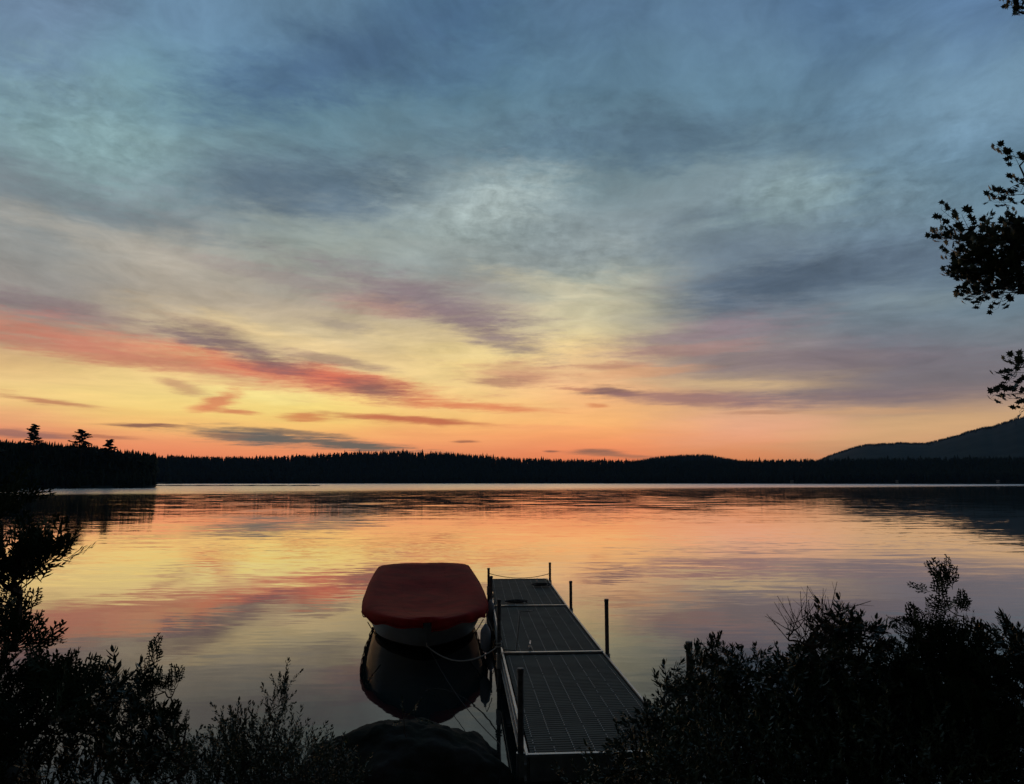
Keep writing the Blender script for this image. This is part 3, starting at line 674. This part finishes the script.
# ------------------------------------------------------------------ ropes and fender
def sag_line(a, b, sag, n=18): return [a.lerp(b, k/n)-Vector((0,0,sag*4*(k/n)*(1-k/n))) for k in range(n+1)]
def rope(name, pts, r, m, label, cat='rope', group=None):
    o = Vector(pts[0]); mb = MB(); mb.tube([Vector(p)-o for p in pts], r, 6); ob = mb.build(name, m, None, smooth=True); ob.location = o
    return tag(ob, label, cat, group)
eye = bm @ Vector((0,.24,.275)); p1 = POST[1]
tie = Vector((p1.x-.03, p1.y, DZ+.06))
pts = sag_line(eye, tie, .17)
wrap = [Vector((p1.x+.034*math.cos(a), p1.y+.034*math.sin(a), DZ+.05+.006*a)) for a in np.linspace(math.pi, math.pi*5, 20)]
tail = [Vector((p1.x+.06, p1.y+.03, DZ+.035)), Vector((p1.x+.2, p1.y-.02, DZ+.032)), CLE[0]+Vector((-.12,.03,-.02)), CLE[0]+Vector((-.02,0,-.012)), CLE[0]+Vector((.03,.05,-.01))]
rope('mooring_rope', pts+wrap+tail, .009, M['rope'], 'pale mooring rope sagging from the boat bow to the dock post and cleat')
eye2 = bm @ Vector((.02,.24,.27)); e2 = at_z(500, 744, .18)
rope('shore_line', sag_line(Vector(eye2), e2, .10)+[e2+Vector((.02,-.6,.02)), e2+Vector((.0,-1.3,.1))],   .004, M['ropedark'], 'thin dark line running from the boat down to the bank beside the dock')
a, b = POST[3]+Vector((0,0,-.10)), POST[4]+Vector((0,0,-.22))
rope('end_rope', sag_line(a, b, .09), .007, M['ropedark'], 'thin dark rope strung between the two posts at the far dock end')
def coil(c, r, turns, label, ex):
    pts = []
    for k in range(turns*18):
        a = k/18*6.283; rr = r*(.75+.3*math.sin(k*.13+ex)); pts.append(Vector((c.x+rr*1.5*math.cos(a), c.y+rr*math.sin(a)+.05*math.sin(k*.05), DZ+.025+.004*(k/18)+.015*abs(math.sin(k*.21)))))
    return rope('rope_coil', pts, .008, M['ropedark'], label, 'rope')
coil(at_z(516, 604, DZ), .12, 4, 'loose dark rope coil on the dock by the left middle post', 1)
coil(at_z(541, 587, DZ), .13, 4, 'dark rope heap on the far end of the dock beside the right corner post', 3)
def fender(px, py, Y, label, sc_=1):
    p = at_y(px, py, Y); t = empty('boat_fender', p, 0, label, 'fender', 'fenders between the boat and the dock')
    mb = MB(); mb.lathe([(.01,-.20),(.03,-.18),(.062,-.14),(.07,-.08),(.07,.05),(.06,.10),(.03,.14),(.015,.17)], (0,0,0), 18); mb.build('body', M['fender'], t, smooth=True)
    mb = MB(); mb.tube([(0,0,.165),(.02,.0,.26),(.09,.02,DZ-p.z+.03)], .006, 6); mb.build('cord', M['rope'], t); return t
fender(485.5, 637, 9.9, 'grey vinyl fender hanging on the near part of the dock side', 1)
fender(490.5, 611, 11.7, 'small grey fender hanging farther out between boat and dock')
q = [bm @ Vector((.98, .8, .48)), bm @ Vector((1.02,.82,.3)), bm @ Vector((.96,.95,.16)), bm @ Vector((1.03,.75,.05)), bm @ Vector((.99,.9,-.05))]
rope('boat_side_line', q, .010, M['rope'], 'short pale line dangling from the right side of the boat')

# ------------------------------------------------------------------ rocks
from mathutils import noise as mn
def boulder(c, rx, ry, rz_, seed, label, sub=5, rough=.22):
    bm_ = bmesh.new(); bmesh.ops.create_icosphere(bm_, subdivisions=sub, radius=1)
    for v in bm_.verts:
        p = v.co.copy(); n_ = mn.fractal(p*1.1+Vector((seed*7.3, seed, 0)), 1.0, 2.1, 5)
        cell = mn.cell(p*1.6+Vector((seed*3.1,0,seed)))
        v.co = p*(1+rough*n_+.03*cell+.02*mn.noise(p*9+Vector((seed,0,0))))
        v.co = Vector((v.co.x*rx, v.co.y*ry, v.co.z*rz_))
    me = bpy.data.meshes.new('boulder'); bm_.to_mesh(me); bm_.free()
    o = link('boulder', me, M['rock'], smooth=True); o.location = c
    return tag(o, label, 'rock', 'rocks along the bank')
boulder((-.82, 5.75, -.04), .82, .62, .61, 1, 'big rounded dark boulder below the boat at the water edge', 6, .17)
boulder((-3.75, 5.2, .05), .55, .5, .52, 2, 'dark boulder in the lower left corner under the cedar')
boulder((-1.75, 5.35, .0), .45, .4, .30, 3, 'low dark rock at the left foot of the big boulder', 4)
boulder((-.05, 5.3, .05), .40, .30, .22, 4, 'flat dark rock at the right foot of the big boulder', 4)
boulder((.95, 5.25, .1), .32, .25, .22, 5, 'dark rock under the near end of the dock', 4)
boulder((.42, 5.22, .08), .20, .18, .16, 6, 'small dark rock left of the rock under the dock end', 4)
boulder((1.55, 5.1, .1), .40, .3, .30, 7, 'dark rock half hidden by the right shrubs beside the dock', 4)
boulder((-2.6, 5.3, .0), .38, .3, .24, 8, 'low dark rock behind the leafy shrub at lower left', 4)

# ------------------------------------------------------------------ plants
def leaf_quad(L, w, bend):       # 2 quads, folded: base, sides, tip
    v = np.array([[0,0,0],[L*.35,w*.5,.12*w],[L*.75,w*.38,.1*w-bend*L*.4],[L,0,-bend*L],[L*.75,-w*.38,.1*w-bend*L*.4],[L*.35,-w*.5,.12*w],[L*.5,0,-bend*L*.2]])
    f = np.array([[0,6,2,1],[6,3,2,2],[0,5,4,6],[6,4,3,3]])
    return v, np.array([[0,6,1],[1,6,2],[2,6,3],[0,5,6],[5,4,6],[4,3,6]])
def rotm(ax, az, ay=0):
    return np.array(Euler((ax, ay, az)).to_matrix())
def merge(parts):
    V = []; Fc = []; k = 0
    for v, f in parts: V.append(v); Fc.append(f+k); k += len(v)
    return np.concatenate(V), np.concatenate(Fc)
def stick(a, b, r):
    a = np.array(a, float); b = np.array(b, float); d = b-a; u = np.cross(d, [.3,.2,1]); u = u/(np.linalg.norm(u)+1e-9)*r; w = np.cross(d, u); w = w/(np.linalg.norm(w)+1e-9)*r
    v = np.array([a+u, a-.5*u+.87*w, a-.5*u-.87*w, b+u*.5, b-.25*u+.43*w, b-.25*u-.43*w])
    return v, np.array([[0,1,4],[0,4,3],[1,2,5],[1,5,4],[2,0,3],[2,3,5]])
def sprig(L, n, ll, lw, up, rs, tipn=3):
    """a shoot along +X with leaves round it"""
    pr = [stick((0,0,0), (L*.5,0,L*.03), .0022), stick((L*.5,0,L*.03), (L,0,L*.02), .0014)]
    for k in range(n+tipn):
        tt = min(1, .12+.88*k/n); az = rs.uniform(0, 6.28) if k < n else k*2.1
        v, f = leaf_quad(ll*rs.uniform(.7, 1.15), lw*rs.uniform(.8, 1.2), rs.uniform(-.1, .35))
        m1 = rotm(0, 0, -(R(up)+rs.uniform(-.25, .25)) if k < n else -R(up*.45)); roll = rotm(az, 0)
        v = v@m1.T@roll.T + np.array([L*tt, 0, L*.02]); pr.append((v, f))
    return merge(pr)
def cedar_frond(L, rs):
    pr = []
    def strip(a, d, l, w):
        d = d/np.linalg.norm(d); s = np.array([-d[1], d[0], 0])*w
        b = a+d*l; mid = a+d*l*.5
        return np.array([a+s*.6, a-s*.6, mid+s*1.1, mid-s*1.1, b]), np.array([[0,1,2],[1,3,2],[2,3,4]])
    pr.append(strip(np.zeros(3), np.array([1., .02, 0]), L, .0036))
    n = 9
    for k in range(n):
        t = .08+.88*k/n; sd = 1 if k % 2 else -1; a = np.array([L*t, 0, 0]); l1 = L*(.50*(1-t)**.8+.10)*rs.uniform(.8, 1.15)
        an = sd*R(rs.uniform(36, 50)); d = np.array([math.cos(an), math.sin(an), rs.uniform(-.25,.08)])
        pr.append(strip(a, d, l1, .0036)); m = max(3, int(l1/.019))
        for j in range(m):
            q = .2+.75*j/m; s2 = 1 if j % 2 else -1; a2 = a+d*l1*q; l2 = (l1*.45*(1-q)+.016)*rs.uniform(.8, 1.2); an2 = an+s2*R(38)
            pr.append(strip(a2, np.array([math.cos(an2), math.sin(an2), rs.uniform(-.35,.1)]), l2, .0058))
    v, f = merge(pr); v[:,2] -= .25*v[:,0]**2/L; return v, f
rs0 = random.Random(3)
LAUREL = [sprig(.15, 16, .056, .0165, 52, rs0) for _ in range(5)]
SMALL = [sprig(.20, 16, .034, .013, 50, rs0) for _ in range(5)]
WILLOW = [sprig(.24, 16, .05, .010, 38, rs0) for _ in range(5)]
CEDAR = [cedar_frond(.20, rs0) for _ in range(5)]
BARE = [merge([stick((0,0,0),(.2,0,.01),.0034), stick((.08,0,0),(.14,.05,.02),.0014), stick((.12,0,0),(.19,-.045,.015),.0014)]) for _ in range(2)]
def maple_leaf(S):
    prof = [(0,0),(.16,-.10),(.02,-.40),(.31,-.28),(.47,-.62),(.57,-.32),(.80,-.41),(.74,-.19),(1.10,0)]
    pts = prof+[(x,-y) for x, y in prof[-2:0:-1]]
    v = np.array([[.42*S,0,.03*S]]+[[x*S, y*S, -.10*S*abs(y)*2-.06*S*x*x] for x, y in pts]); n = len(pts)
    return v, np.array([[0,1+i,1+(i+1) % n] for i in range(n)])
def maple_sprig(rs):
    L = .22; pr = [stick((0,0,0), (L,0,.0), .003)]
    for k in range(9):
        t = .15+.85*(k//2)/4; sd = 1 if k % 2 else -1; a = np.array([L*t,0,0]); an = sd*rs.uniform(.5, 1.2)
        e = a+np.array([math.cos(an)*.05, math.sin(an)*.05, rs.uniform(-.01,.03)]); pr.append(stick(a, e, .0012))
        v, f = maple_leaf(rs.uniform(.05, .078)); v = v@rotm(rs.uniform(-.6,.6), an, rs.uniform(.1,1.0)).T+e; pr.append((v, f))
    return merge(pr)
MAPLE = [maple_sprig(rs0) for _ in range(6)]

def skeleton(root, ends, trunk_r, base_nodes=None, wig=.04, vpen=0):
    """join the ends to the root through their nearest inner neighbours; returns sticks mesh"""
    nodes = [np.array(root, float)]; par = [-1]
    if base_nodes:
        for p in base_nodes: nodes.append(np.array(p, float)); par.append(len(nodes)-2)
    order = np.argsort(np.linalg.norm(ends-np.array(root), axis=1)); idx = {}
    rd = [np.linalg.norm(p-nodes[0]) for p in nodes]
    for e in order:
        p = ends[e]; A = np.array(nodes); r = np.array(rd); d0_ = np.linalg.norm(p-nodes[0])
        c = np.linalg.norm(A-p, axis=1)+.35*r+np.where(r > d0_+1e-6, 9, 0)+np.where(A[:,2] > p[2]+.12, .6, 0)+vpen*np.abs(A[:,2]-p[2])
        j = int(np.argmin(c)); nodes.append(p); par.append(j); rd.append(d0_); idx[int(e)] = len(nodes)-1
    cnt = np.ones(len(nodes))
    for i in range(len(nodes)-1, 0, -1): cnt[par[i]] += cnt[i]
    rad_ = .0018*np.power(cnt, .46); rad_ = rad_*min(1.0, trunk_r/rad_[0]) if rad_[0] > trunk_r else rad_*(trunk_r/rad_[0])**.6
    mb = MB()
    for i in range(1, len(nodes)):
        a, b = Vector(nodes[par[i]]), Vector(nodes[i]); m_ = a.lerp(b, .5)+Vector(rng.normal(0, wig*(b-a).length, 3))+Vector((0,0,-.06*(b-a).length))
        r1 = float(rad_[i]); r0 = float(min(rad_[par[i]], r1*1.7)); mb.tube([a, m_, b], [r0, (r0+r1)/2, max(.0013+.012*max(0, trunk_r-.05), r1*.85)], 5 if r1 > .006 else 3, cap=False)
    dirs = np.array([nodes[idx[e]]-nodes[par[idx[e]]] for e in range(len(ends))])
    return mb, dirs
def scatter(protos, P, D, up, sc_lo, sc_hi, flat=False):
    VV = []; FF = []; k = 0
    for p, d in zip(P, D):
        d = Vector(d).normalized()*.6+Vector(rng.normal(0, .38, 3))+Vector((0,0,up)); d.normalize()
        side = d.cross(Vector((0,0,1))); side = side.normalized() if side.length > .05 else Vector((1,0,0)); nrm3 = side.cross(d)
        roll = rng.uniform(-.9, .9) if flat else rng.uniform(0, 6.28)
        y_ = side*math.cos(roll)+nrm3*math.sin(roll); z_ = d.cross(y_)
        Mx = np.array([[d.x, y_.x, z_.x],[d.y, y_.y, z_.y],[d.z, y_.z, z_.z]])
        v, f = protos[int(rng.integers(0, len(protos)))]; s = rng.uniform(sc_lo, sc_hi)
        VV.append((v*s)@Mx.T+p); FF.append(f+k); k += len(v)
    return np.concatenate(VV), np.concatenate(FF)
def plant(name, root, blobs, protos, m, label, cat, up=.5, sc_=(.8,1.2), trunk=.02, flat=False, nodes=None, group=None, shell=.55, per=1, extra=None, vpen=0):
    """blobs: (picture x, y, depth, radius x px, radius y px, depth radius m, count)"""
    P = []
    for (px, py, Y, rx, ry, rd_, n) in blobs:
        c = at_y(px, py, Y); k = Y/F
        for _ in range(n):
            while True:
                q = rng.uniform(-1, 1, 3); l = np.linalg.norm(q)
                if shell*rng.random() < l <= 1: break
            P.append([c.x+q[0]*rx*k, c.y+q[1]*rd_, c.z+q[2]*ry*k])
    P = np.array(P); gz = np.array([height(p[0], p[1]) for p in P]); P = P[P[:,2] > np.maximum(gz+.08, .12)]
    t = empty(name, root, 0, label, cat, group); Rt = np.array(root)
    mb, D = skeleton(root, P, trunk, nodes, .04, vpen)
    mb.v = [(a-Rt[0], b-Rt[1], c-Rt[2]) for a, b, c in mb.v]; mb.build('stem', M['bark'], t)
    PP = np.repeat(P, per, 0)+(rng.normal(0, .03, (len(P)*per, 3)) if per > 1 else 0); DD = np.repeat(D, per, 0)
    v, f = scatter(protos, PP, DD, up, *sc_, flat)
    if extra is not None:
        v, f = merge([(v, f)]+[(e[0], e[1]) for e in extra])
    mesh_np('foliage', v-Rt, f, m, t); return t
def gnd(x, y): return (x, y, height(x, y)-.03)
# left cedar (trunk just outside the frame)
plant('cedar_tree', gnd(-2.75, 3.2), [(-70,560,3.3,50,60,.35,34),(-6,585,3.3,26,14,.2,12),(20,570,3.35,24,12,.1,13),(2,516,3.3,12,14,.12,14),(34,560,3.32,14,10,.08,8),(-50,660,3.35,50,50,.35,36),(2,648,3.4,34,12,.2,14),
   (15,715,3.5,48,32,.3,50),(58,704,3.5,26,22,.2,20),(-20,765,3.5,60,40,.4,50),(-90,540,3.2,50,60,.3,50)], CEDAR, M['cedar'],
   'feathery dark cedar at the left edge, its sprays reaching over the water', 'cedar', up=.18, sc_=(.55,1.0), trunk=.045, flat=True, nodes=[(-2.74,3.2,1.2),(-2.75,3.22,1.7),(-2.78,3.2,2.2)], per=2, shell=.3)
plant('leafy_shrub', gnd(-1.75, 3.75), [(105,712,3.9,34,26,.2,46),(115,750,3.9,60,36,.3,80),(80,780,3.9,60,30,.3,60),(120,690,3.9,18,10,.1,12)], LAUREL, M['laurel'],
   'dark shrub with broad upright leaves between the cedar and the tall wispy plant', 'shrub', up=.9, sc_=(.55,.95), trunk=.02)
plant('young_cedar', gnd(-1.35, 3.8), [(148,706,4.0,5,48,.04,16),(166,692,4.0,16,10,.08,12),(170,728,4.0,18,14,.1,16),(130,718,4.0,22,24,.1,16),(160,760,4.0,32,26,.15,34)], CEDAR, M['cedar'],
   'slender young cedar with a bent tip standing right of the broad-leaved shrub', 'cedar', up=.45, sc_=(.35,.7), trunk=.012, flat=True)
plant('berry_shrub', gnd(-1.1, 4.1), [(262,742,4.3,34,22,.15,70),(276,716,4.3,10,18,.08,20),(284,694,4.3,4,10,.05,7),(235,735,4.3,16,16,.12,26),(250,772,4.3,60,24,.25,150),(300,755,4.3,22,14,.15,24)], SMALL, M['leaf'],
   'small-leaved shrub with a tall thin leafy tip left of the big boulder', 'shrub', up=.8, sc_=(.45,.8), trunk=.012)
plant('willow_shoot', (-.78, 5.62, .50), [(408,716,5.45,12,7,.08,5)], WILLOW, M['leaf'], 'few narrow leaves sprouting from the top of the big boulder', 'plant', up=.25, sc_=(.5,.75), trunk=.004)
# low growth across the bottom left
plant('ground_shrub', gnd(-1.4, 4.2), [(200,776,4.4,70,24,.3,320),(300,780,4.5,60,18,.25,200)], SMALL, M['leaf'], 'low dark leafy growth on the bank below the small-leaved shrub', 'shrub', up=.8, sc_=(.45,.8), trunk=.012)
# right-hand shrubs
plant('laurel_shrub', gnd(1.15, 4.3), [(716,690,4.5,34,26,.25,90),(745,700,4.5,34,36,.25,110),(690,722,4.5,42,42,.3,160),(655,755,4.5,42,32,.25,120),(735,755,4.4,70,45,.35,260),(718,662,4.5,14,12,.1,22)], LAUREL, M['laurel'],
   'dark broad-leaved shrub overhanging the right side of the dock', 'shrub', up=.15, sc_=(.5,.9), trunk=.025)
plant('tall_shrub', gnd(1.75, 4.0), [(838,670,4.2,42,38,.25,150),(800,694,4.2,36,36,.25,120),(880,694,4.2,28,34,.25,90),(835,740,4.1,80,60,.4,380),(842,632,4.2,20,12,.1,30),(868,643,4.2,14,12,.1,16)], LAUREL, M['laurel'],
   'tallest broad-leaved shrub in the middle of the right bank, bare twigs at its top left', 'shrub', up=.15, sc_=(.5,.95), trunk=.03)
plant('bare_shrub', gnd(1.55, 3.9), [(804,632,4.1,18,18,.1,26),(830,622,4.1,10,14,.08,12)], BARE, M['bark'],
   'leafless fine twigs sticking out above the tallest broad-leaved shrub', 'shrub', up=.8, sc_=(.6,1.0), trunk=.012)
plant('cedar_sapling', gnd(2.25, 3.75), [(942,582,3.9,1,6,.01,2),(943,592,3.9,2,14,.02,3),(928,622,3.9,16,5,.06,5),(956,614,3.9,12,5,.06,4),(915,640,3.9,14,5,.08,5),(950,655,3.9,26,14,.15,36),(950,690,3.9,48,36,.2,130),(955,745,3.9,60,50,.3,200)], CEDAR, M['cedar'],
   'dark pointed cedar sapling near the right edge, tallest plant on the right bank', 'cedar', up=.3, sc_=(.4,.75), trunk=.02, flat=True, per=2)
plant('edge_shrub', gnd(2.75, 3.7), [(1010,668,3.9,34,30,.2,80),(1005,725,3.9,50,55,.3,220),(1035,660,3.9,30,34,.2,60),(920,690,3.9,26,26,.15,60)], LAUREL, M['laurel'],
   'dark broad-leaved shrub at the right frame edge behind the cedar sapling', 'shrub', up=.15, sc_=(.5,.9), trunk=.02)
plant('bank_shrub', gnd(1.9, 3.8), [(760,772,4.0,110,44,.4,700),(910,762,3.9,110,50,.45,800),(600,783,4.6,40,8,.15,30)], SMALL, M['leaf'],
   'dense dark low growth covering the foot of the right bank', 'shrub', up=.8, sc_=(.6,1.0), trunk=.02)
# maple on the right: trunk beyond the frame, branches reach in
plant('maple_tree', gnd(6.6, 6.0), [(1004,255,6.1,34,28,.3,64),(968,228,6.1,14,8,.12,12),(1006,284,6.1,26,12,.2,26),(972,266,6.1,14,16,.15,18),(990,288,6.1,10,8,.1,8),(1040,240,6.1,40,40,.3,40),(1024,190,6.1,8,30,.12,6),(1022,156,6.1,8,10,.1,4),
   (1024,366,6.0,10,7,.1,5),(1027,392,6.0,9,9,.1,5),(1085,380,6.0,36,26,.3,26),(1020,12,6.2,8,10,.1,4),(1090,-10,6.2,40,50,.4,36),(1110,170,6.1,44,60,.4,60),(1215,150,6.2,110,220,1.2,420),(1310,60,6.2,180,260,1.6,420)], MAPLE, M['leaf'],
   'maple tree at the right edge, dark leafy branches reaching into the sky', 'maple', up=.0, sc_=(.75,1.0), trunk=.16, flat=True, nodes=[(6.6,6.02,1.6),(6.55,6.05,2.6),(6.5,6.05,3.3),(6.5,6.1,4.0),(6.45,6.1,4.7),(6.4,6.1,5.4),(6.4,6.1,6.2),(6.4,6.1,7.0)], shell=.2, vpen=2.0)

# ------------------------------------------------------------------ haze over the lake
def haze():
    mb = MB(); mb.box((0,0,298.5), (7100,7100,603)); 
    m = bpy.data.materials.new('haze'); m.use_nodes = True; nt = m.node_tree; nt.nodes.clear()
    o = nt.nodes.new('ShaderNodeOutputMaterial'); v = nt.nodes.new('ShaderNodeVolumePrincipled')
    v.inputs['Color'].default_value = (.32,.62,1,1); v.inputs['Density'].default_value = 9e-5; v.inputs['Anisotropy'].default_value = .0
    nt.links.new(v.outputs[0], o.inputs['Volume']); tag(mb.build('haze', m), kind='stuff')
haze()
